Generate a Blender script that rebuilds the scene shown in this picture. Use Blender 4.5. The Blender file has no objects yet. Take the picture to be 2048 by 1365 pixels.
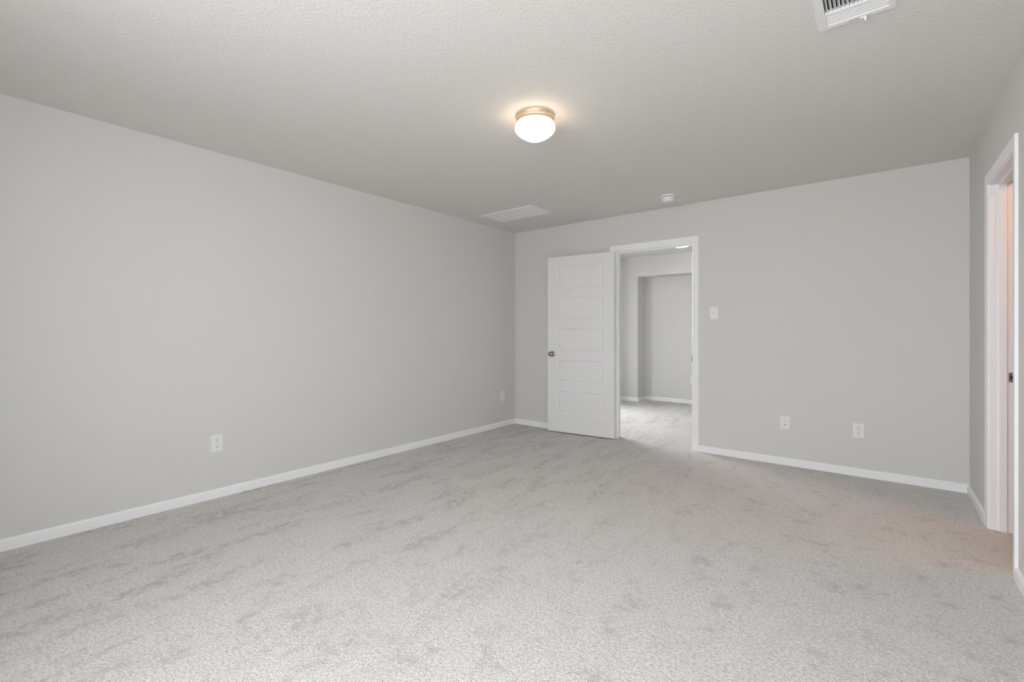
import bpy, bmesh, math, random
from mathutils import Vector, Matrix

S = bpy.context.scene
C = S.collection
random.seed(7)
PI = math.pi

# ------------------------------------------------------------------ camera
# room frame: x = 0 at the long left wall, y = 0 at the back wall, z = 0 at the carpet
cam_d = bpy.data.cameras.new('camera')
cam_d.sensor_width = 36.0
cam_d.lens = 929.78 / 2048 * 36.0
cam_d.shift_y = -17.55 / 2048
cam_d.clip_start = 0.02
cam = bpy.data.objects.new('camera', cam_d)
C.objects.link(cam)
cam.location = (3.6727, -4.7034, 1.1684)
cam.rotation_euler = (PI / 2, 0, 0.66997)
S.camera = cam

# ------------------------------------------------------------------ view and sampling quality
S.view_settings.view_transform = 'Standard'
S.view_settings.look = 'None'
S.view_settings.gamma = 1.0
S.view_settings.use_curve_mapping = False
S.view_settings.exposure = 0.0
S.cycles.use_denoising = True
S.cycles.max_bounces = 14
S.cycles.diffuse_bounces = 10
S.cycles.sample_clamp_indirect = 6.0

# ------------------------------------------------------------------ daylight: an overcast sky over pale ground
SKY, GROUND = 12.4, 10.4
w = bpy.data.worlds.new('world')
S.world = w
w.use_nodes = True
nt = w.node_tree
bg = nt.nodes['Background']
tc = nt.nodes.new('ShaderNodeTexCoord')
sp = nt.nodes.new('ShaderNodeSeparateXYZ')
rp = nt.nodes.new('ShaderNodeValToRGB')
mr = nt.nodes.new('ShaderNodeMapRange')
mr.inputs['From Min'].default_value = -1.0
mr.inputs['From Max'].default_value = 1.0
nt.links.new(tc.outputs['Generated'], sp.inputs[0])
nt.links.new(sp.outputs['Z'], mr.inputs['Value'])
nt.links.new(mr.outputs[0], rp.inputs[0])
rp.color_ramp.elements[0].position = 0.47
rp.color_ramp.elements[0].color = (GROUND * 0.97, GROUND * 0.98, GROUND * 1.0, 1)
rp.color_ramp.elements[1].position = 0.53
rp.color_ramp.elements[1].color = (SKY * 0.94, SKY * 0.97, SKY * 1.0, 1)
nt.links.new(rp.outputs[0], bg.inputs['Color'])
bg.inputs['Strength'].default_value = 1.0


def portal(name, loc, rot, sx, sy):
    d = bpy.data.lights.new(name, 'AREA')
    d.shape = 'RECTANGLE'
    d.size, d.size_y = sx, sy
    d.cycles.is_portal = True
    o = bpy.data.objects.new(name, d)
    C.objects.link(o)
    o.location = loc
    o.rotation_euler = rot


H = 2.44           # ceiling height
W = 4.18           # room width
L = -5.25          # window wall
T = 0.115          # wall thickness
# windows: bedroom window wall (three sashes), loft end wall, loft front wall
BED_WIN = [(2.02, 2.93), (3.03, 3.94)]
WZ0, WZ1 = 0.70, 2.32
for a, b in BED_WIN:
    portal('window_daylight', ((a + b) / 2, L - T - 0.01, (WZ0 + WZ1) / 2), (PI / 2, 0, 0), b - a, WZ1 - WZ0)
LOFT_X, LOFT_Y, HALL_Y, NICHE_Y, HALL_X = -1.35, -0.7, 2.75, 3.06, W + T
LOFT_Y1, LOFT_X1 = 4.1, -0.10   # the loft runs on past the hall wall
HW1 = (0.65, 2.65)        # hall window in the left end wall (y range)
HW2 = (-1.20, -0.75)      # hall window in the front wall (x range)
HZ0, HZ1 = 0.10, 2.05
GZ0, GZ1 = 1.0, 4.4       # tall window, made up with the unseen stairwell to throw more daylight
HH = 4.6                  # ceiling height of the added, unseen stairwell
portal('loft_daylight', (LOFT_X - T - 0.01, sum(HW1) / 2, (GZ0 + GZ1) / 2), (PI / 2, 0, -PI / 2), HW1[1] - HW1[0], GZ1 - GZ0)
portal('loft_daylight', (sum(HW2) / 2, LOFT_Y - T - 0.01, (HZ0 + HZ1) / 2), (PI / 2, 0, 0), HW2[1] - HW2[0], HZ1 - HZ0)

# ------------------------------------------------------------------ materials
def new_mat(name):
    m = bpy.data.materials.new(name)
    m.use_nodes = True
    return m, m.node_tree, m.node_tree.nodes['Principled BSDF']


def mat(name, col, rough=0.5, metal=0.0, spec=0.5, bump=None, emit=None):
    """bump = (noise scale, distance, detail)"""
    m, t, b = new_mat(name)
    b.inputs['Base Color'].default_value = (*col, 1)
    b.inputs['Roughness'].default_value = rough
    b.inputs['Metallic'].default_value = metal
    b.inputs['Specular IOR Level'].default_value = spec
    if bump:
        g = t.nodes.new('ShaderNodeNewGeometry')
        n = t.nodes.new('ShaderNodeTexNoise')
        n.inputs['Scale'].default_value = bump[0]
        n.inputs['Detail'].default_value = bump[2]
        n.inputs['Roughness'].default_value = 0.55
        t.links.new(g.outputs['Position'], n.inputs['Vector'])
        bp = t.nodes.new('ShaderNodeBump')
        bp.inputs['Strength'].default_value = 1.0
        bp.inputs['Distance'].default_value = bump[1]
        t.links.new(n.outputs[0], bp.inputs['Height'])
        t.links.new(bp.outputs[0], b.inputs['Normal'])
    if emit:
        b.inputs['Emission Color'].default_value = (*emit[:3], 1)
        b.inputs['Emission Strength'].default_value = emit[3]
    return m


M = {}
M['wall'] = mat('wall_paint', (0.668, 0.662, 0.645), 0.75, spec=0.25, bump=(75, 0.0011, 3))
M['ceiling'] = mat('ceiling_paint', (0.712, 0.702, 0.680), 0.85, spec=0.2, bump=(80, 0.0030, 4))
M['trim'] = mat('trim_paint', (0.875, 0.88, 0.90), 0.38, spec=0.4)
M['door'] = mat('door_paint', (0.79, 0.79, 0.795), 0.42, spec=0.4)
M['plastic'] = mat('white_plastic', (0.80, 0.80, 0.80), 0.35, spec=0.45)
M['slot'] = mat('dark_slot', (0.03, 0.03, 0.03), 0.7)  # near-black colour stands in for the shaded depth of slots and holes
M['nickel'] = mat('satin_nickel', (0.66, 0.61, 0.55), 0.30, metal=1.0)
M['rim'] = mat('brushed_rim', (0.84, 0.68, 0.52), 0.32, metal=1.0)  # gold tint in the base colour stands in for warm lamplight on nickel
_t = M['rim'].node_tree
_b = _t.nodes['Principled BSDF']
_b.inputs['Anisotropic'].default_value = 0.75
_g = _t.nodes.new('ShaderNodeTangent')
_g.direction_type = 'RADIAL'
_g.axis = 'Z'
_t.links.new(_g.outputs[0], _b.inputs['Tangent'])
M['dark_nickel'] = mat('aged_nickel', (0.36, 0.33, 0.29), 0.30, metal=1.0)
M['hinge'] = mat('pale_satin_metal', (0.80, 0.79, 0.77), 0.4, metal=0.35)
M['vent'] = mat('vent_enamel', (0.80, 0.80, 0.80), 0.4, spec=0.4)
M['duct'] = mat('duct_liner', (0.012, 0.012, 0.012), 0.9)
M['glow'] = mat('lit_opal_glass', (0.9, 0.88, 0.84), 0.25, emit=(1.0, 0.75, 0.52, 6.0))
M['led'] = mat('lit_diffuser', (0.9, 0.9, 0.9), 0.4, emit=(1.0, 0.93, 0.84, 6.0))
M['frame'] = mat('window_vinyl', (0.80, 0.80, 0.80), 0.4)
M['bath_floor'] = mat('wood_look_tile', (0.42, 0.22, 0.12), 0.45)
M['lens'] = mat('smoke_lens', (0.25, 0.25, 0.24), 0.3)


def carpet_mat():
    m, t, b = new_mat('carpet')
    N, Lk = t.nodes, t.links
    g = N.new('ShaderNodeNewGeometry')

    def noise(scale, detail=2.0, rough=0.5, vec=None, dist=0.0):
        n = N.new('ShaderNodeTexNoise')
        n.inputs['Scale'].default_value = scale
        n.inputs['Detail'].default_value = detail
        n.inputs['Roughness'].default_value = rough
        n.inputs['Distortion'].default_value = dist
        Lk.new(vec or g.outputs['Position'], n.inputs['Vector'])
        return n.outputs[0]

    def ramp(src, lo, hi):
        r = N.new('ShaderNodeMapRange')
        r.interpolation_type = 'SMOOTHSTEP'
        r.inputs['From Min'].default_value = lo
        r.inputs['From Max'].default_value = hi
        Lk.new(src, r.inputs['Value'])
        return r.outputs[0]

    def math_(op, a, c):
        n = N.new('ShaderNodeMath')
        n.operation = op
        for i, v in enumerate((a, c)):
            if isinstance(v, (int, float)):
                n.inputs[i].default_value = v
            else:
                Lk.new(v, n.inputs[i])
        return n.outputs[0]

    def mix(f, a, c):
        n = N.new('ShaderNodeMix')
        n.data_type = 'RGBA'
        if isinstance(f, (int, float)):
            n.inputs[0].default_value = f
        else:
            Lk.new(f, n.inputs[0])
        for i, v in ((6, a), (7, c)):
            if isinstance(v, tuple):
                n.inputs[i].default_value = (*v, 1)
            else:
                Lk.new(v, n.inputs[i])
        return n.outputs[2]

    # pile lay: long brushed streaks along the left wall, rounder tracks elsewhere
    mp = N.new('ShaderNodeMapping')
    mp.inputs['Scale'].default_value = (6.6, 1.9, 1.0)
    mp.inputs['Rotation'].default_value = (0, 0, 0.10)
    Lk.new(g.outputs['Position'], mp.inputs['Vector'])
    streak = ramp(noise(1.0, 7.0, 0.72, mp.outputs[0], 0.35), 0.47, 0.62)
    blot = ramp(noise(6.5, 6.0, 0.70, None, 0.4), 0.50, 0.66)
    sx = N.new('ShaderNodeSeparateXYZ')
    Lk.new(g.outputs['Position'], sx.inputs[0])
    side = ramp(sx.outputs['X'], 1.3, 2.9)
    lay = math_('ADD', math_('MULTIPLY', streak, math_('SUBTRACT', 1.0, math_('MULTIPLY', side, 0.75))),
                math_('MULTIPLY', blot, math_('ADD', 0.35, math_('MULTIPLY', side, 0.45))))
    grain = noise(78, 3.0, 0.85)
    tuft = noise(165, 2.0, 0.6)
    clump = ramp(noise(21, 4.0, 0.7), 0.36, 0.60)
    lay = math_('MULTIPLY', math_('MINIMUM', lay, 1.0), math_('MULTIPLY', clump, ramp(grain, 0.32, 0.56)))
    col = mix(lay, (0.700, 0.682, 0.664), (0.430, 0.412, 0.392))
    # yarn flecks: dark gaps between tufts, pale tuft tips
    col = mix(math_('MULTIPLY', ramp(grain, 0.52, 0.36), 0.50), col, (0.330, 0.305, 0.285))
    col = mix(math_('MULTIPLY', ramp(tuft, 0.52, 0.38), 0.30), col, (0.330, 0.305, 0.285))
    col = mix(math_('MULTIPLY', ramp(grain, 0.52, 0.66), 0.52), col, (0.86, 0.845, 0.83))
    Lk.new(col, b.inputs['Base Color'])
    b.inputs['Roughness'].default_value = 1.0
    b.inputs['Specular IOR Level'].default_value = 0.05
    b.inputs['Sheen Weight'].default_value = 0.15
    b.inputs['Sheen Roughness'].default_value = 0.6
    v = N.new('ShaderNodeTexVoronoi')
    v.inputs['Scale'].default_value = 190
    Lk.new(g.outputs['Position'], v.inputs['Vector'])
    hgt = math_('ADD', math_('MULTIPLY', grain, 1.0), math_('MULTIPLY', v.outputs['Distance'], -0.6))
    bp = N.new('ShaderNodeBump')
    bp.inputs['Strength'].default_value = 0.9
    bp.inputs['Distance'].default_value = 0.006
    Lk.new(hgt, bp.inputs['Height'])
    Lk.new(bp.outputs[0], b.inputs['Normal'])
    return m


M['carpet'] = carpet_mat()

# ------------------------------------------------------------------ mesh helpers
def obj(name, bm, m, parent=None, bevel=0.0, seg=2, smooth=False):
    bmesh.ops.recalc_face_normals(bm, faces=bm.faces)
    me = bpy.data.meshes.new(name)
    bm.to_mesh(me)
    bm.free()
    mats = m if isinstance(m, (list, tuple)) else [m]
    for k in mats:
        me.materials.append(M[k] if isinstance(k, str) else k)
    if smooth:
        for p in me.polygons:
            p.use_smooth = True
    o = bpy.data.objects.new(name, me)
    C.objects.link(o)
    if parent is not None:
        o.parent = parent
    if bevel:
        b = o.modifiers.new('bevel', 'BEVEL')
        b.width = bevel
        b.segments = seg
        b.limit_method = 'ANGLE'
    if smooth:
        e = o.modifiers.new('split', 'EDGE_SPLIT')
        e.split_angle = math.radians(38)
    return o


def box(bm, x0, x1, y0, y1, z0, z1, mx=None):
    v = [bm.verts.new((x, y, z)) for x in (x0, x1) for y in (y0, y1) for z in (z0, z1)]
    for f in ((0, 1, 3, 2), (4, 6, 7, 5), (0, 4, 5, 1), (2, 3, 7, 6), (0, 2, 6, 4), (1, 5, 7, 3)):
        bm.faces.new([v[i] for i in f])
    if mx is not None:
        bmesh.ops.transform(bm, matrix=mx, verts=v)
    return v


def one_box(*a):
    bm = bmesh.new()
    box(bm, *a)
    return bm


def slab(bm, axis, d0, d1, u0, u1, v0, v1, holes=()):
    """a wall, floor or ceiling of real thickness with rectangular openings.
    axis 0: u=y v=z; axis 1: u=x v=z; axis 2: u=x v=y"""
    us = sorted({u0, u1, *[h[0] for h in holes], *[h[1] for h in holes]})
    vs = sorted({v0, v1, *[h[2] for h in holes], *[h[3] for h in holes]})
    us = [u for u in us if u0 <= u <= u1]
    vs = [v for v in vs if v0 <= v <= v1]

    def P(u, v, d):
        return {0: (d, u, v), 1: (u, d, v), 2: (u, v, d)}[axis]

    nu, nv = len(us) - 1, len(vs) - 1
    solid = [[not any(h[0] <= (us[i] + us[i + 1]) / 2 <= h[1] and h[2] <= (vs[j] + vs[j + 1]) / 2 <= h[3] for h in holes)
              for j in range(nv)] for i in range(nu)]
    cache = {}

    def V(i, j, k):
        if (i, j, k) not in cache:
            cache[(i, j, k)] = bm.verts.new(P(us[i], vs[j], (d0, d1)[k]))
        return cache[(i, j, k)]

    def full(i, j):
        return 0 <= i < nu and 0 <= j < nv and solid[i][j]

    for i in range(nu):
        for j in range(nv):
            if not solid[i][j]:
                continue
            for k in (0, 1):
                bm.faces.new([V(i, j, k), V(i + 1, j, k), V(i + 1, j + 1, k), V(i, j + 1, k)])
            for (di, dj), (p, q) in {(-1, 0): ((0, 0), (0, 1)), (1, 0): ((1, 0), (1, 1)),
                                     (0, -1): ((0, 0), (1, 0)), (0, 1): ((0, 1), (1, 1))}.items():
                if not full(i + di, j + dj):
                    a, c = (i + p[0], j + p[1]), (i + q[0], j + q[1])
                    bm.faces.new([V(*a, 0), V(*c, 0), V(*c, 1), V(*a, 1)])


def prism(bm, prof, fn, a, b):
    """sweep a closed 2-D profile between stations a and b; fn(p, q, t) -> xyz"""
    r0 = [bm.verts.new(fn(p, q, a)) for p, q in prof]
    r1 = [bm.verts.new(fn(p, q, b)) for p, q in prof]
    n = len(prof)
    for i in range(n):
        bm.faces.new([r0[i], r0[(i + 1) % n], r1[(i + 1) % n], r1[i]])
    bm.faces.new(r0)
    bm.faces.new(r1[::-1])


def lathe(bm, prof, n=48, mx=None):
    """profile [(radius, z)] spun about z"""
    rings, vs = [], []
    for r, z in prof:
        if r < 1e-6:
            ring = [bm.verts.new((0, 0, z))]
        else:
            ring = [bm.verts.new((r * math.cos(2 * PI * k / n), r * math.sin(2 * PI * k / n), z)) for k in range(n)]
        rings.append(ring)
        vs += ring
    for A, B in zip(rings, rings[1:]):
        for k in range(n):
            a, b = A[k % len(A)], A[(k + 1) % len(A)]
            c, d = B[(k + 1) % len(B)], B[k % len(B)]
            f = []
            for x in (a, b, c, d):
                if x not in f:
                    f.append(x)
            if len(f) > 2:
                bm.faces.new(f)
    if mx is not None:
        bmesh.ops.transform(bm, matrix=mx, verts=vs)


def empty(name, loc=(0, 0, 0), rot=(0, 0, 0)):
    o = bpy.data.objects.new(name, None)
    C.objects.link(o)
    o.empty_display_size = 0.05
    o.location = loc
    o.rotation_euler = rot
    return o


def tag(o, label, cat, group=None):
    o['label'] = label
    o['category'] = cat
    if group:
        o['group'] = group
    return o


def struct(o, label=None, cat=None):
    o['kind'] = 'structure'
    if label:
        o['label'] = label
        o['category'] = cat
    return o


def duplicate(root, loc, rot):
    r = root.copy()
    C.objects.link(r)
    r.location, r.rotation_euler = loc, rot
    for ch in list(root.children):
        c = ch.copy()
        C.objects.link(c)
        c.parent = r
        for g in list(ch.children):
            d = g.copy()
            C.objects.link(d)
            d.parent = c
    return r


# ------------------------------------------------------------------ room shell
# hall doorway in the back wall, bathroom doorway in the right wall
DX0, DX1, DZ = 1.400, 2.216, 2.048
BY0, BY1, BZ = -1.455, -0.785, 2.040
JT = 0.018
REG = (3.500, 3.699, -2.735, -2.389)         # supply register opening x0 x1 y0 y1
GRL = (0.295, 0.905, -0.910, -0.612)         # return grille opening

bm = bmesh.new()
slab(bm, 2, -0.12, 0.0, LOFT_X - T, W + T, L - T, LOFT_Y1 + T)
struct(obj('floor', bm, 'carpet'), 'pale grey cut-pile carpet running from bedroom into hall', 'floor')
bm = bmesh.new()
slab(bm, 2, -0.12, 0.0, W + T, 6.9, -3.2, 0.4)
struct(obj('floor_bathroom', bm, 'bath_floor'), 'warm brown floor in room beyond right doorway', 'floor')
bm = bmesh.new()
slab(bm, 2, H, H + 0.1, 0.0, W, L, 0.0, [REG, GRL])
struct(obj('ceiling', bm, 'ceiling'), 'pale grey textured bedroom ceiling', 'ceiling')
bm = bmesh.new()
slab(bm, 2, H, H + 0.1, LOFT_X1, W + T, T, NICHE_Y + T)
struct(obj('ceiling_hall', bm, 'ceiling'), 'textured ceiling of hall beyond the open door', 'ceiling')
bm = bmesh.new()
slab(bm, 2, HH, HH + 0.1, LOFT_X - T, 0.0, LOFT_Y - T, LOFT_Y1 + T)
struct(obj('ceiling_added_stairwell', bm, 'ceiling'), 'high ceiling of unseen stairwell added left of hall for daylight', 'ceiling')
bm = bmesh.new()
slab(bm, 0, -T, 0.0, LOFT_Y, LOFT_Y1, H, HH)
struct(obj('wall_added_stairwell', bm, 'wall'), 'upper wall of unseen stairwell added left of hall for daylight', 'wall')
bm = bmesh.new()
slab(bm, 2, H, H + 0.1, W + T, 6.9, -3.2, 0.4)
struct(obj('ceiling_bathroom', bm, 'ceiling'), 'ceiling of room beyond right doorway', 'ceiling')

bm = bmesh.new()
slab(bm, 0, -T, 0.0, L - T, T, 0, H + 0.1)
struct(obj('wall_left', bm, 'wall'), 'long blank pale grey left wall', 'wall')
bm = bmesh.new()
slab(bm, 1, 0.0, T, 0.0, W + T, 0, H + 0.1, [(DX0 - JT, DX1 + JT, 0, DZ + JT)])
struct(obj('wall_back', bm, 'wall'), 'pale grey back wall with hall doorway', 'wall')
bm = bmesh.new()
slab(bm, 0, W, W + T, L - T, 0.0, 0, H + 0.1, [(BY0 - JT, BY1 + JT, 0, BZ + JT)])
struct(obj('wall_right', bm, 'wall'), 'pale grey right wall with narrow doorway', 'wall')
bm = bmesh.new()
slab(bm, 1, L - T, L, 0.0, W, 0, H + 0.1, [(a, b, WZ0, WZ1) for a, b in BED_WIN])
struct(obj('wall_front', bm, 'wall'), 'window wall behind the camera', 'wall')

# hall, loft and bathroom shells
NX0, NX1, NZ = 0.470, 2.60, 2.105
bm = bmesh.new()
slab(bm, 1, HALL_Y, NICHE_Y, LOFT_X1, HALL_X, 0, H + 0.1, [(NX0, NX1, 0, NZ)])
struct(obj('wall_hall_back', bm, 'wall'), 'hall wall with a wide square-topped recess', 'wall')
bm = bmesh.new()
slab(bm, 1, NICHE_Y, NICHE_Y + T, LOFT_X1, HALL_X, 0, H + 0.1)
slab(bm, 0, LOFT_X1, LOFT_X1 + T, NICHE_Y + T, LOFT_Y1 + T, 0, H + 0.1)
slab(bm, 1, LOFT_Y1, LOFT_Y1 + T, LOFT_X, 0.0, 0, HH)
slab(bm, 0, LOFT_X1, LOFT_X1 + T, 1.95, HALL_Y, 0, H + 0.1)  # unseen wing wall, added to keep window daylight off the hall wall
struct(obj('wall_hall_recess', bm, 'wall'), 'back of the recess in the hall, with unseen stub wall added to block daylight', 'wall')
bm = bmesh.new()
slab(bm, 0, HALL_X - T, HALL_X, T, HALL_Y, 0, H + 0.1)
struct(obj('wall_hall_right', bm, 'wall'), 'right end wall of hall', 'wall')
bm = bmesh.new()
slab(bm, 0, LOFT_X - T, LOFT_X, LOFT_Y - T, LOFT_Y1 + T, 0, HH, [(*HW1, GZ0, GZ1)])
struct(obj('wall_hall_left', bm, 'wall'), 'left end wall of hall with a window', 'wall')
bm = bmesh.new()
slab(bm, 1, LOFT_Y - T, LOFT_Y, LOFT_X, -T, 0, HH, [(*HW2, HZ0, HZ1)])
struct(obj('wall_hall_front', bm, 'wall'), 'front wall of hall with a window', 'wall')
bm = bmesh.new()
slab(bm, 0, 6.8, 6.9, -3.2, 0.4, 0, H + 0.1)
slab(bm, 1, -3.2, -3.1, W + T, 6.8, 0, H + 0.1)
slab(bm, 1, 0.3, 0.4, W + T, 6.8, 0, H + 0.1)
struct(obj('wall_bathroom', bm, 'wall'), 'walls of room beyond right doorway', 'wall')


def window(n, axis, u0, u1, z0, z1, d0, d1, label):
    """vinyl frame with a meeting rail; axis 1 lies in x, axis 0 lies in y"""
    bm = bmesh.new()
    f = 0.045

    def bx(a, b, p, q):
        if axis == 1:
            box(bm, a, b, d0, d1, p, q)
        else:
            box(bm, d0, d1, a, b, p, q)
    bx(u0, u0 + f, z0, z1)
    bx(u1 - f, u1, z0, z1)
    bx(u0 + f, u1 - f, z0, z0 + f)
    bx(u0 + f, u1 - f, z1 - f, z1)
    zm = (z0 + z1) / 2
    bx(u0 + f, u1 - f, zm - 0.02, zm + 0.02)
    struct(obj('window_%d' % n, bm, 'frame'), label, 'window')


for i, (a, b) in enumerate(BED_WIN):
    window(i + 1, 1, a, b, WZ0, WZ1, L - 0.09, L - 0.04, 'white vinyl window in wall behind the camera')
window(len(BED_WIN) + 1, 0, *HW1, GZ0, GZ1, LOFT_X - 0.09, LOFT_X - 0.04, 'white vinyl window at left end of hall, unseen and made tall for daylight')
window(len(BED_WIN) + 2, 1, *HW2, HZ0, HZ1, LOFT_Y - 0.09, LOFT_Y - 0.04, 'white vinyl window in front wall of hall')

# ------------------------------------------------------------------ baseboards
BH, BT = 0.064, 0.013
BPROF = [(0, 0), (BT, 0), (BT, BH - 0.015), (BT - 0.003, BH - 0.0125), (BT - 0.003, BH - 0.007),
         (BT - 0.006, BH - 0.002), (BT - 0.009, BH), (0, BH)]


def baseboard(name, fn, a, b, label):
    bm = bmesh.new()
    prism(bm, BPROF, fn, a, b)
    o = struct(obj(name, bm, 'trim'), label, 'baseboard')
    return o


CW, CT = 0.060, 0.012      # door casing
baseboard('baseboard_left', lambda p, q, t: (p, t, q), L, 0.0, 'white baseboard along the left wall')
baseboard('baseboard_back', lambda p, q, t: (t, -p, q), BT, DX0 - 0.005 - CW, 'white baseboard behind the open door')
baseboard('baseboard_back', lambda p, q, t: (t, -p, q), DX1 + 0.005 + CW, W - 0.0,
          'white baseboard right of hall doorway')
baseboard('baseboard_right', lambda p, q, t: (W - p, t, q), BY1 + 0.005 + CW, -BT,
          'short white baseboard between back corner and right doorway')
baseboard('baseboard_right', lambda p, q, t: (W - p, t, q), L, BY0 - 0.005 - CW,
          'white baseboard on the near side of right doorway')
baseboard('baseboard_hall', lambda p, q, t: (t, HALL_Y - p, q), LOFT_X1 + T, NX0, 'white baseboard left of the hall recess')
baseboard('baseboard_hall', lambda p, q, t: (NX0 + p, t, q), HALL_Y - BT, NICHE_Y, 'white baseboard on side of the hall recess')
baseboard('baseboard_hall', lambda p, q, t: (t, NICHE_Y - p, q), NX0 + BT, NX1, 'white baseboard at back of the hall recess')

# ------------------------------------------------------------------ door casings and jambs
CPROF = [(0, 0), (CW, 0), (CW, CT), (CW - 0.010, CT), (CW - 0.022, CT - 0.0015), (0.012, CT - 0.0025),
         (0.006, CT - 0.003), (0.002, CT - 0.004), (0, CT - 0.006)]


def casing_set(parent, place, u0, u1, ztop):
    """mitred casing round an opening; place(u, out, z) -> xyz; CPROF x runs outward from the opening"""
    r = 0.005
    bm = bmesh.new()
    # left leg, head, right leg as one mitred band
    path = []
    for p, q in CPROF:
        path.append([(u0 - r - p, q, 0.0), (u0 - r - p, q, ztop + r + p), (u1 + r + p, q, ztop + r + p), (u1 + r + p, q, 0.0)])
    vs = [[bm.verts.new(place(*s)) for s in row] for row in path]
    n = len(vs)
    for i in range(n):
        for k in range(3):
            bm.faces.new([vs[i][k], vs[(i + 1) % n][k], vs[(i + 1) % n][k + 1], vs[i][k + 1]])
    bm.faces.new([row[0] for row in vs])
    bm.faces.new([row[3] for row in vs])
    return obj('casing', bm, 'trim', parent)


def jamb_set(parent, place, u0, u1, ztop, depth, s0, s1):
    """jamb lining plus door stop from s0 to s1 through the wall; place(u, d, z)"""
    def bx(bm, a, b, d0, d1, z0, z1):
        vs = [bm.verts.new(place(u, d, z)) for u in (a, b) for d in (d0, d1) for z in (z0, z1)]
        for f in ((0, 1, 3, 2), (4, 6, 7, 5), (0, 4, 5, 1), (2, 3, 7, 6), (0, 2, 6, 4), (1, 5, 7, 3)):
            bm.faces.new([vs[i] for i in f])
    bm = bmesh.new()
    bx(bm, u0 - JT, u0, 0, depth, 0, ztop)
    bx(bm, u1, u1 + JT, 0, depth, 0, ztop)
    bx(bm, u0 - JT, u1 + JT, 0, depth, ztop, ztop + JT)
    obj('jamb', bm, 'trim', parent, bevel=0.0015, seg=1)
    bm = bmesh.new()
    e = 0.011
    bx(bm, u0, u0 + e, s0, s1, 0, ztop)
    bx(bm, u1 - e, u1, s0, s1, 0, ztop)
    bx(bm, u0 + e, u1 - e, s0, s1, ztop - e, ztop)
    obj('door_stop', bm, 'trim', parent, bevel=0.002, seg=1)


t1 = struct(empty('trim_1', (DX0, 0, 0)), 'white painted casing and jamb of the hall doorway', 'door frame')
t1.location = (0, 0, 0)
casing_set(t1, lambda u, o, z: (u, -o, z), DX0, DX1, DZ)
casing_set(t1, lambda u, o, z: (u, T + o, z), DX0, DX1, DZ)
jamb_set(t1, lambda u, d, z: (u, d, z), DX0, DX1, DZ, T, 0.038, 0.070)
t2 = struct(empty('trim_2'), 'white painted casing and jamb of the narrow right doorway', 'door frame')
casing_set(t2, lambda u, o, z: (W - o, u, z), BY0, BY1, BZ)
casing_set(t2, lambda u, o, z: (W + T + o, u, z), BY0, BY1, BZ)
jamb_set(t2, lambda u, d, z: (W + d, u, z), BY0, BY1, BZ, T, 0.039, 0.073)

# strike plates
# hall doorway: slim nickel plate with a lip that stands past the right jamb edge
bm = bmesh.new()
box(bm, DX1 - 0.0016, DX1 + 0.0002, 0.004, 0.030, 0.905 - 0.029, 0.905 + 0.029)
box(bm, DX1 - 0.0036, DX1 - 0.0004, -0.010, 0.004, 0.905 - 0.026, 0.905 + 0.026)
o = obj('strike_plate', bm, 'dark_nickel', t1, bevel=0.0006)
o['label'] = 'dark nickel strike plate'


def rounded_rect(w_, h_, r, n=6):
    pts = []
    for cx, cy, a0 in ((w_ / 2 - r, h_ / 2 - r, 0), (-w_ / 2 + r, h_ / 2 - r, PI / 2),
                       (-w_ / 2 + r, -h_ / 2 + r, PI), (w_ / 2 - r, -h_ / 2 + r, 1.5 * PI)):
        for k in range(n + 1):
            a = a0 + PI / 2 * k / n
            pts.append((cx + r * math.cos(a), cy + r * math.sin(a)))
    return pts


def plate_with_hole(bm, w_, h_, r, hr, fn, t0, t1_, n=48):
    """rounded plate with a round hole; fn(u, v, t) -> xyz"""
    def edge(a):
        # rounded rectangle radius along direction a
        c, s = math.cos(a), math.sin(a)
        best = 0
        lo, hi = 0.0, w_ + h_
        for _ in range(40):
            m_ = (lo + hi) / 2
            x, y = abs(m_ * c), abs(m_ * s)
            dx, dy = max(x - (w_ / 2 - r), 0), max(y - (h_ / 2 - r), 0)
            ok = x <= w_ / 2 and y <= h_ / 2 and (dx == 0 or dy == 0 or dx * dx + dy * dy <= r * r)
            if ok:
                lo = m_
            else:
                hi = m_
        return lo
    ring = []
    for k in range(n):
        a = 2 * PI * k / n
        e = edge(a)
        o_ = (e * math.cos(a), e * math.sin(a))
        i_ = (hr * math.cos(a), hr * math.sin(a))
        ring.append([bm.verts.new(fn(*o_, t0)), bm.verts.new(fn(*o_, t1_)), bm.verts.new(fn(*i_, t1_)), bm.verts.new(fn(*i_, t0))])
    for k in range(n):
        A, B = ring[k], ring[(k + 1) % n]
        for q in range(4):
            bm.faces.new([A[q], A[(q + 1) % 4], B[(q + 1) % 4], B[q]])


SX, SZ = W + 0.0935, 0.905
bm = bmesh.new()
plate_with_hole(bm, 0.030, 0.057, 0.008, 0.0105, lambda u, v, t: (SX + u, BY1 - t, SZ + v), 0.0, 0.0018)
sp_ = obj('strike_plate', bm, 'dark_nickel', t2, bevel=0.0005)
sp_['label'] = 'dark nickel strike plate with round hole'
bm = bmesh.new()
lathe(bm, [(0.0105, 0.0010), (0.0, 0.0006)], 24, Matrix.Translation((SX, BY1, SZ)) @ Matrix.Rotation(PI / 2, 4, 'X'))
obj('latch_hole', bm, 'slot', sp_)

# ------------------------------------------------------------------ open five-panel door
PIN = (1.405, -0.016)
door = struct(empty('door_1', (PIN[0], PIN[1], 0.0), (0, 0, -math.radians(174.3))),
              'white five-panel door swung back against the back wall', 'door')
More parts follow.
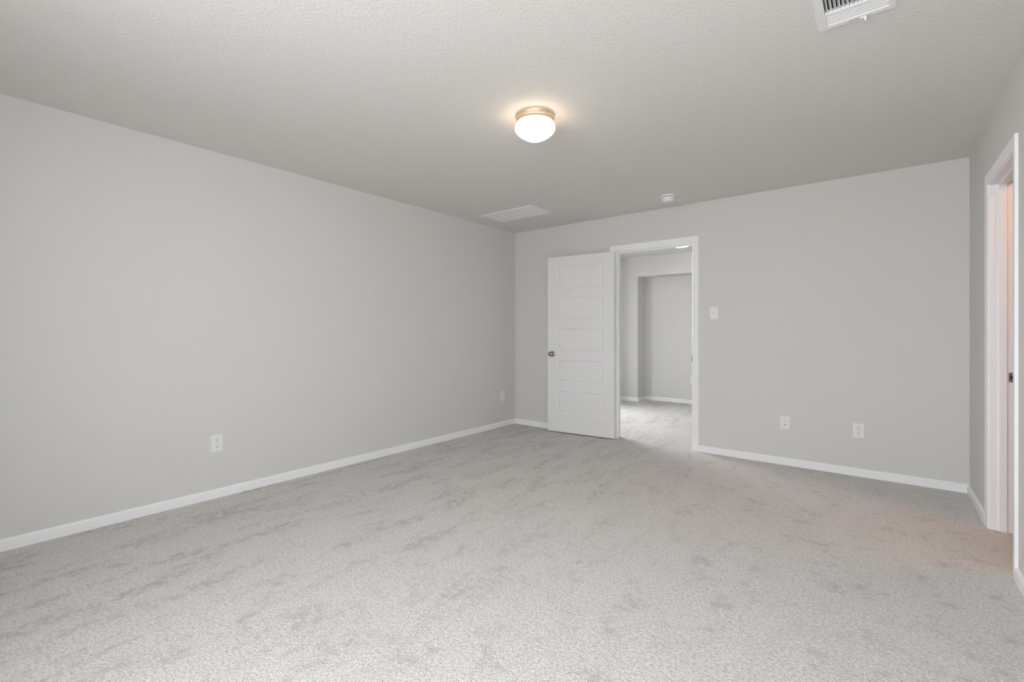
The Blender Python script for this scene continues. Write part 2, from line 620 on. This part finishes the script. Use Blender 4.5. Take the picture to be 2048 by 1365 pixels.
# local frame when closed: x from hinge to latch, y towards the hall (this face is seen when open)
DW, DH0, DH1, DT = 0.813, 0.013, 2.044, 0.035
DY0 = 0.016
US = [0.0, 0.128, 0.687, DW]
ZS = [DH0, 0.224, 0.488, 0.584, 0.848, 0.948, 1.212, 1.304, 1.576, 1.666, 1.937, DH1]
bm = bmesh.new()


def door_face(y, sgn):
    V = [[bm.verts.new((u, y, z)) for z in ZS] for u in US]
    pan = []
    for i in range(3):
        for j in range(len(ZS) - 1):
            f = bm.faces.new([V[i][j], V[i + 1][j], V[i + 1][j + 1], V[i][j + 1]])
            if i == 1 and j % 2 == 1:
                pan.append((i, j, f))
    for i, j, f in pan:
        bm.faces.remove(f)
        c = [V[i][j], V[i + 1][j], V[i + 1][j + 1], V[i][j + 1]]
        u0, u1, z0, z1 = US[i], US[i + 1], ZS[j], ZS[j + 1]
        prev = c
        for ins, dep in ((0.003, 0.0035), (0.012, 0.0055), (0.016, 0.0095), (0.019, 0.0095), (0.030, 0.0050)):
            q = [bm.verts.new((a, y - sgn * dep, b)) for a, b in
                 ((u0 + ins, z0 + ins), (u1 - ins, z0 + ins), (u1 - ins, z1 - ins), (u0 + ins, z1 - ins))]
            for k in range(4):
                bm.faces.new([prev[k], prev[(k + 1) % 4], q[(k + 1) % 4], q[k]])
            prev = q
        bm.faces.new(prev)
    return V


A = door_face(DY0 + DT, 1)
B = door_face(DY0, -1)
nz = len(ZS)
for j in range(nz - 1):
    bm.faces.new([A[0][j], A[0][j + 1], B[0][j + 1], B[0][j]])
    bm.faces.new([A[3][j], A[3][j + 1], B[3][j + 1], B[3][j]])
for i in range(3):
    bm.faces.new([A[i][0], A[i + 1][0], B[i + 1][0], B[i][0]])
    bm.faces.new([A[i][-1], A[i + 1][-1], B[i + 1][-1], B[i][-1]])
obj('door_panel', bm, 'door', door)

KX, KZ = DW - 0.060, 0.915
KNOB = [(0.0, 0.066), (0.010, 0.0655), (0.019, 0.063), (0.0255, 0.057), (0.0275, 0.050), (0.0255, 0.043), (0.019, 0.036),
        (0.0125, 0.030), (0.0115, 0.022), (0.013, 0.014)]
ROSE = [(0.013, 0.014), (0.020, 0.0125), (0.028, 0.009), (0.0325, 0.004), (0.033, 0.0)]
for side, yy in ((1, DY0 + DT), (-1, DY0)):
    mx = Matrix.Translation((KX, yy, KZ)) @ Matrix.Rotation(-PI / 2 * side, 4, 'X')
    bm = bmesh.new()
    lathe(bm, KNOB, 32, mx)
    kn = obj('door_knob', bm, 'dark_nickel', door, smooth=True)
    kn['label'] = 'brushed nickel round door knob'
    bm = bmesh.new()
    lathe(bm, ROSE, 32, mx)
    obj('rosette', bm, 'dark_nickel', kn, smooth=True)
bm = bmesh.new()
box(bm, DW - 0.0004, DW + 0.0012, DY0 + 0.005, DY0 + 0.030, KZ - 0.0285, KZ + 0.0285)
lp = obj('latch_plate', bm, 'nickel', door, bevel=0.0005)
for hz in (0.345, 1.085, 1.815):
    bm = bmesh.new()
    lathe(bm, [(0.0, -0.049), (0.004, -0.047), (0.0062, -0.044), (0.0062, 0.044), (0.004, 0.047), (0.0, 0.049)], 14,
          Matrix.Translation((0.0, 0.0, hz)))
    box(bm, -0.001, 0.0025, 0.0, 0.045, hz - 0.044, hz + 0.044)
    hg = obj('hinge', bm, 'hinge', door, smooth=True)
    hg['label'] = 'pale satin butt hinge'

# ------------------------------------------------------------------ wall plates (local frame: x across, z up, front face towards -y)
PW, PH, PD = 0.0765, 0.1185, 0.0055


def cover_plate(parent):
    bm = bmesh.new()
    a = [bm.verts.new((x, 0, z)) for x, z in ((-PW / 2, -PH / 2), (PW / 2, -PH / 2), (PW / 2, PH / 2), (-PW / 2, PH / 2))]
    rings = [a]
    for ins, d in ((0.0, 0.003), (0.0012, 0.0045), (0.004, PD)):
        rings.append([bm.verts.new((x, -d, z)) for x, z in
                      ((-PW / 2 + ins, -PH / 2 + ins), (PW / 2 - ins, -PH / 2 + ins), (PW / 2 - ins, PH / 2 - ins), (-PW / 2 + ins, PH / 2 - ins))])
    for p, q in zip(rings, rings[1:]):
        for k in range(4):
            bm.faces.new([p[k], p[(k + 1) % 4], q[(k + 1) % 4], q[k]])
    bm.faces.new(rings[-1])
    bm.faces.new(a[::-1])
    return obj('cover_plate', bm, 'plastic', parent)


def make_outlet():
    t = empty('wall_outlet')
    cover_plate(t)
    for dz in (0.0195, -0.0195):
        bm = bmesh.new()
        pts = []
        for k in range(40):      # round receptacle face flattened top and bottom
            a = 2 * PI * k / 40
            pts.append((0.0172 * math.cos(a), max(-0.0145, min(0.0145, 0.0172 * math.sin(a)))))
        prism(bm, pts, lambda p, q, d: (p, d, q + dz), -0.004, -0.0072)
        r = obj('receptacle', bm, 'plastic', t, bevel=0.0006, seg=1)
        bm = bmesh.new()
        box(bm, -0.0076, -0.0052, -0.0076, -0.006, dz + 0.0005, dz + 0.0095)
        box(bm, 0.0052, 0.0074, -0.0076, -0.006, dz + 0.0015, dz + 0.0085)
        s = obj('slots', bm, 'slot', r)
        bm = bmesh.new()
        lathe(bm, [(0.0, 0.0016), (0.0030, 0.0016), (0.0030, 0.0)], 14,
              Matrix.Translation((0, -0.006, dz - 0.0072)) @ Matrix.Rotation(PI / 2, 4, 'X'))
        obj('ground_hole', bm, 'slot', r)
    bm = bmesh.new()
    lathe(bm, [(0.0, 0.0014), (0.0022, 0.001), (0.003, 0.0)], 12, Matrix.Translation((0, -PD + 0.0002, 0)) @ Matrix.Rotation(PI / 2, 4, 'X'))
    obj('screw', bm, 'plastic', t)
    return t


G = 'white duplex outlets along the walls'
o1 = make_outlet()
o1.location = (3.535, 0, 0.369)
tag(o1, 'white duplex outlet on back wall nearest the right doorway', 'outlet', G)
o2 = tag(duplicate(o1, (0, -3.425, 0.385), (0, 0, PI / 2)), 'white duplex outlet low on the long left wall, nearest the camera', 'outlet', G)
o3 = tag(duplicate(o1, (0, -0.262, 0.377), (0, 0, PI / 2)), 'small far outlet on left wall beside the back corner', 'outlet', G)
o4 = tag(duplicate(o1, (1.272, NICHE_Y, 0.378), (0, 0, 0)), 'white outlet in the hall recess, seen through the doorway', 'outlet', G)

jk = empty('cable_wall_plate', (3.0145, 0, 0.3735))
tag(jk, 'white two-jack cable plate on back wall, left of the duplex outlet', 'wall plate')
cover_plate(jk)
bm = bmesh.new()
lathe(bm, [(0.0, 0.008), (0.0022, 0.008), (0.0022, 0.0095), (0.0046, 0.0095), (0.0048, 0.0), (0.0065, 0.0), (0.0065, -0.002)], 18,
      Matrix.Translation((0, -PD, 0.0135)) @ Matrix.Rotation(PI / 2, 4, 'X'))
o = obj('coaxial_jack', bm, 'nickel', jk, smooth=True)
o['label'] = 'small round metal jack'
bm = bmesh.new()
box(bm, -0.0085, 0.0085, -PD - 0.0012, -PD + 0.001, -0.026, -0.009)
k = obj('data_jack', bm, 'plastic', jk, bevel=0.0005, seg=1)
bm = bmesh.new()
box(bm, -0.0055, 0.0055, -PD - 0.0016, -PD - 0.001, -0.021, -0.013)
box(bm, -0.0025, 0.0025, -PD - 0.0016, -PD - 0.001, -0.0235, -0.021)
obj('port_opening', bm, 'lens', k)

sw = empty('light_switch', (2.4205, 0, 1.353))
tag(sw, 'white toggle switch on back wall just right of hall doorway', 'light switch')
cover_plate(sw)
bm = bmesh.new()
box(bm, -0.0052, 0.0052, -PD - 0.0004, -PD + 0.0008, -0.012, 0.012)
obj('toggle_slot', bm, 'plastic', sw)
bm = bmesh.new()
box(bm, -0.0042, 0.0042, -0.013, 0.002, -0.006, 0.006,
    Matrix.Translation((0, -PD, 0.001)) @ Matrix.Rotation(math.radians(28), 4, 'X'))
obj('toggle', bm, 'plastic', sw, bevel=0.001)
for z in (-0.030, 0.030):
    bm = bmesh.new()
    lathe(bm, [(0.0, 0.0012), (0.0022, 0.0009), (0.003, 0.0)], 12, Matrix.Translation((0, -PD + 0.0001, z)) @ Matrix.Rotation(PI / 2, 4, 'X'))
    obj('screw', bm, 'plastic', sw)

# ------------------------------------------------------------------ ceiling lamp
lamp = empty('ceiling_light', (2.087, -2.484, H))
tag(lamp, 'lit mushroom flush-mount lamp with opal glass and brushed metal rim', 'ceiling light')
bm = bmesh.new()
lathe(bm, [(0.0, 0.0), (0.110, 0.0), (0.1135, -0.003), (0.1135, -0.010), (0.109, -0.0135), (0.1075, -0.020), (0.1095, -0.024),
           (0.1095, -0.030), (0.106, -0.033), (0.105, -0.045), (0.098, -0.045)], 72)
o = obj('metal_rim', bm, 'rim', lamp, smooth=True)
o['label'] = 'brushed nickel stepped rim'
bm = bmesh.new()
gp = [(0.097, -0.036), (0.103, -0.046), (0.111, -0.054), (0.1165, -0.063), (0.1185, -0.073), (0.117, -0.084)]
for k in range(1, 13):
    q = math.sin(PI / 2 * k / 12)
    gp.append((0.117 * max(0.0, 1 - q ** 1.55) ** 0.76 if k < 12 else 0.0, -0.084 - 0.0715 * q))
lathe(bm, gp, 72)
obj('glass_shade', bm, 'glow', lamp, smooth=True)

# hall disc light
hl = empty('hall_ceiling_light', (1.39, 2.17, H))
tag(hl, 'bright flush disc light on hall ceiling, glimpsed through the doorway top', 'ceiling light')
bm = bmesh.new()
lathe(bm, [(0.0, 0.0), (0.125, 0.0), (0.125, -0.006), (0.115, -0.014), (0.100, -0.016), (0.098, -0.014)], 48)
obj('trim_ring', bm, 'plastic', hl, smooth=True)
bm = bmesh.new()
lathe(bm, [(0.100, -0.015), (0.085, -0.019), (0.05, -0.022), (0.0, -0.023)], 48)
obj('diffuser', bm, 'led', hl, smooth=True)

# ------------------------------------------------------------------ smoke detector
sd = empty('smoke_detector', (2.123, -0.402, H))
tag(sd, 'round white smoke detector on ceiling near the back wall', 'smoke detector')
bm = bmesh.new()
lathe(bm, [(0.0, 0.0), (0.074, 0.0), (0.076, -0.004), (0.074, -0.011), (0.066, -0.014), (0.050, -0.014)], 48)
obj('base', bm, 'plastic', sd, smooth=True)
bm = bmesh.new()
lathe(bm, [(0.050, -0.013), (0.050, -0.019)], 48)
o = obj('sensing_gap', bm, 'slot', sd, smooth=True)
o['label'] = 'dark slot round the body'
bm = bmesh.new()
lathe(bm, [(0.050, -0.018), (0.057, -0.018), (0.0585, -0.024), (0.057, -0.034), (0.052, -0.045), (0.044, -0.052), (0.026, -0.055), (0.0, -0.056)], 48)
for k in range(12):
    a = 2 * PI * k / 12
    box(bm, 0.049, 0.0575, -0.003, 0.003, -0.019, -0.012, Matrix.Rotation(a, 4, 'Z'))
cv = obj('cover', bm, 'plastic', sd, smooth=True)
bm = bmesh.new()
lathe(bm, [(0.0, -0.0585), (0.012, -0.058), (0.0135, -0.0555)], 24)
obj('test_button', bm, 'plastic', cv, smooth=True)

# ------------------------------------------------------------------ supply register
rg = empty('supply_register', (0, 0, 0))
tag(rg, 'white slatted air register at top right of ceiling', 'air vent')
FX0, FX1, FY0, FY1 = 3.465, 3.726, -2.762, -2.358


def frame_ring(x0, x1, y0, y1, ix0, ix1, iy0, iy1, zt, zb, lip):
    """bevelled flat frame hanging below the ceiling"""
    bm = bmesh.new()
    def R(a, b, c, d, z):
        return [bm.verts.new(p) for p in ((a, c, z), (b, c, z), (b, d, z), (a, d, z))]
    r = [R(x0, x1, y0, y1, zt), R(x0 + lip, x1 - lip, y0 + lip, y1 - lip, zb), R(ix0, ix1, iy0, iy1, zb), R(ix0, ix1, iy0, iy1, zt + 0.012)]
    for p, q in zip(r[:3], r[1:4]):
        for k in range(4):
            bm.faces.new([p[k], p[(k + 1) % 4], q[(k + 1) % 4], q[k]])
    return bm


obj('frame', frame_ring(FX0, FX1, FY0, FY1, REG[0], REG[1], REG[2], REG[3], H, H - 0.009, 0.007), 'vent', rg)
bm = bmesh.new()
box(bm, REG[0], REG[1], REG[2], REG[3], H + 0.08, H + 0.085)
box(bm, REG[0], REG[0] + 0.003, REG[2], REG[3], H + 0.012, H + 0.08)
box(bm, REG[1] - 0.003, REG[1], REG[2], REG[3], H + 0.012, H + 0.08)
box(bm, REG[0], REG[1], REG[2], REG[2] + 0.003, H + 0.012, H + 0.08)
box(bm, REG[0], REG[1], REG[3] - 0.003, REG[3], H + 0.012, H + 0.08)
o = obj('duct_box', bm, 'duct', rg)
o['label'] = 'dark duct opening behind slats'
# end louvres run across, curled outward; the long middle louvres lean away from the centre


def louvre(name, parent, along, c0, c1, pos, lean, width=0.018, zc=H - 0.001, th=0.0011, lip=0.0025):
    """a curved blade; along 'x' or 'y'; lean = signed tilt in radians"""
    bm = bmesh.new()
    prof = []
    n = 5
    for k in range(n + 1):
        s = -0.5 + k / n
        a = lean + 0.55 * (s) * (1 if lean > 0 else -1)
        prof.append((s * width * math.sin(lean) + 0.0 , s * width * math.cos(lean), a))
    up = [(p + th / 2, q) for p, q, a in prof]
    dn = [(p - th / 2, q) for p, q, a in prof][::-1]
    pr = up + dn
    if along == 'y':
        prism(bm, pr, lambda p, q, t: (pos + p, t, zc + q), c0, c1)
    else:
        prism(bm, pr, lambda p, q, t: (t, pos + p, zc + q), c0, c1)
    return obj(name, bm, 'vent', parent)


YA, YB = -2.478, -2.642          # middle field of long slats
for k in range(15):
    x = REG[0] + 0.006 + k * (REG[1] - REG[0] - 0.012) / 14
    louvre('louvre', rg, 'y', YB, YA, x, -0.62 if k < 12 else 0.62, 0.017, H + 0.001)
for sgn, y0 in ((1, REG[3]), (-1, REG[2])):
    for k in range(5):
        louvre('louvre', rg, 'x', REG[0], REG[1], y0 - sgn * (0.008 + k * 0.0165), -0.95 * sgn, 0.0185, H - 0.001)
for q in (YA, YB - 0.004):
    obj('divider', one_box(REG[0], REG[1], q, q + 0.004, H - 0.009, H + 0.010), 'vent', rg, bevel=0.001, seg=1)
bm = bmesh.new()
box(bm, 3.572, 3.642, -2.3745, -2.3725, H - 0.0094, H - 0.0080)
obj('lever_slot', bm, 'slot', rg)
bm = bmesh.new()
box(bm, 3.608, 3.630, -2.376, -2.366, H - 0.012, H - 0.008)
box(bm, 3.622, 3.630, -2.372, -2.360, H - 0.022, H - 0.008)
obj('damper_lever', bm, 'vent', rg, bevel=0.0015)

# ------------------------------------------------------------------ return grille
gr = empty('return_grille', (0, 0, 0))
tag(gr, 'white rectangular return air grille on ceiling by the back left corner', 'air vent')
obj('frame', frame_ring(0.262, 0.938, -0.943, -0.579, GRL[0], GRL[1], GRL[2], GRL[3], H, H - 0.008, 0.005), 'vent', gr)
bm = bmesh.new()
box(bm, GRL[0], GRL[1], GRL[2], GRL[3], H + 0.07, H + 0.075)
o = obj('duct_box', bm, 'duct', gr)
o['label'] = 'dark duct opening behind slats'
nl = 23
for k in range(nl):
    y = GRL[2] + 0.008 + k * (GRL[3] - GRL[2] - 0.016) / (nl - 1)
    louvre('louvre', gr, 'x', GRL[0], GRL[1], y, -1.08, 0.0175, H - 0.002)
for k in range(1, 6):
    x = GRL[0] + (GRL[1] - GRL[0]) * k / 6
    bm = one_box(x - 0.0022, x + 0.0022, GRL[2], GRL[3], H - 0.0075, H + 0.006)
    obj('rib', bm, 'vent', gr)

# ------------------------------------------------------------------ warm lamp in the room beyond the right doorway
bl = empty('bathroom_ceiling_light', (4.88, -1.10, H))
tag(bl, 'warm flush lamp in room beyond the right doorway', 'ceiling light')
bm = bmesh.new()
lathe(bm, [(0.0, 0.0), (0.14, 0.0), (0.14, -0.03), (0.13, -0.03)], 32)
obj('metal_rim', bm, 'nickel', bl, smooth=True)
M['warm'] = mat('warm_lit_glass', (0.9, 0.85, 0.8), 0.3, emit=(1.0, 0.42, 0.17, 42.0))
bm = bmesh.new()
lathe(bm, [(0.135, -0.025), (0.13, -0.06), (0.10, -0.085), (0.05, -0.098), (0.0, -0.10)], 32)
obj('glass_shade', bm, 'warm', bl, smooth=True)
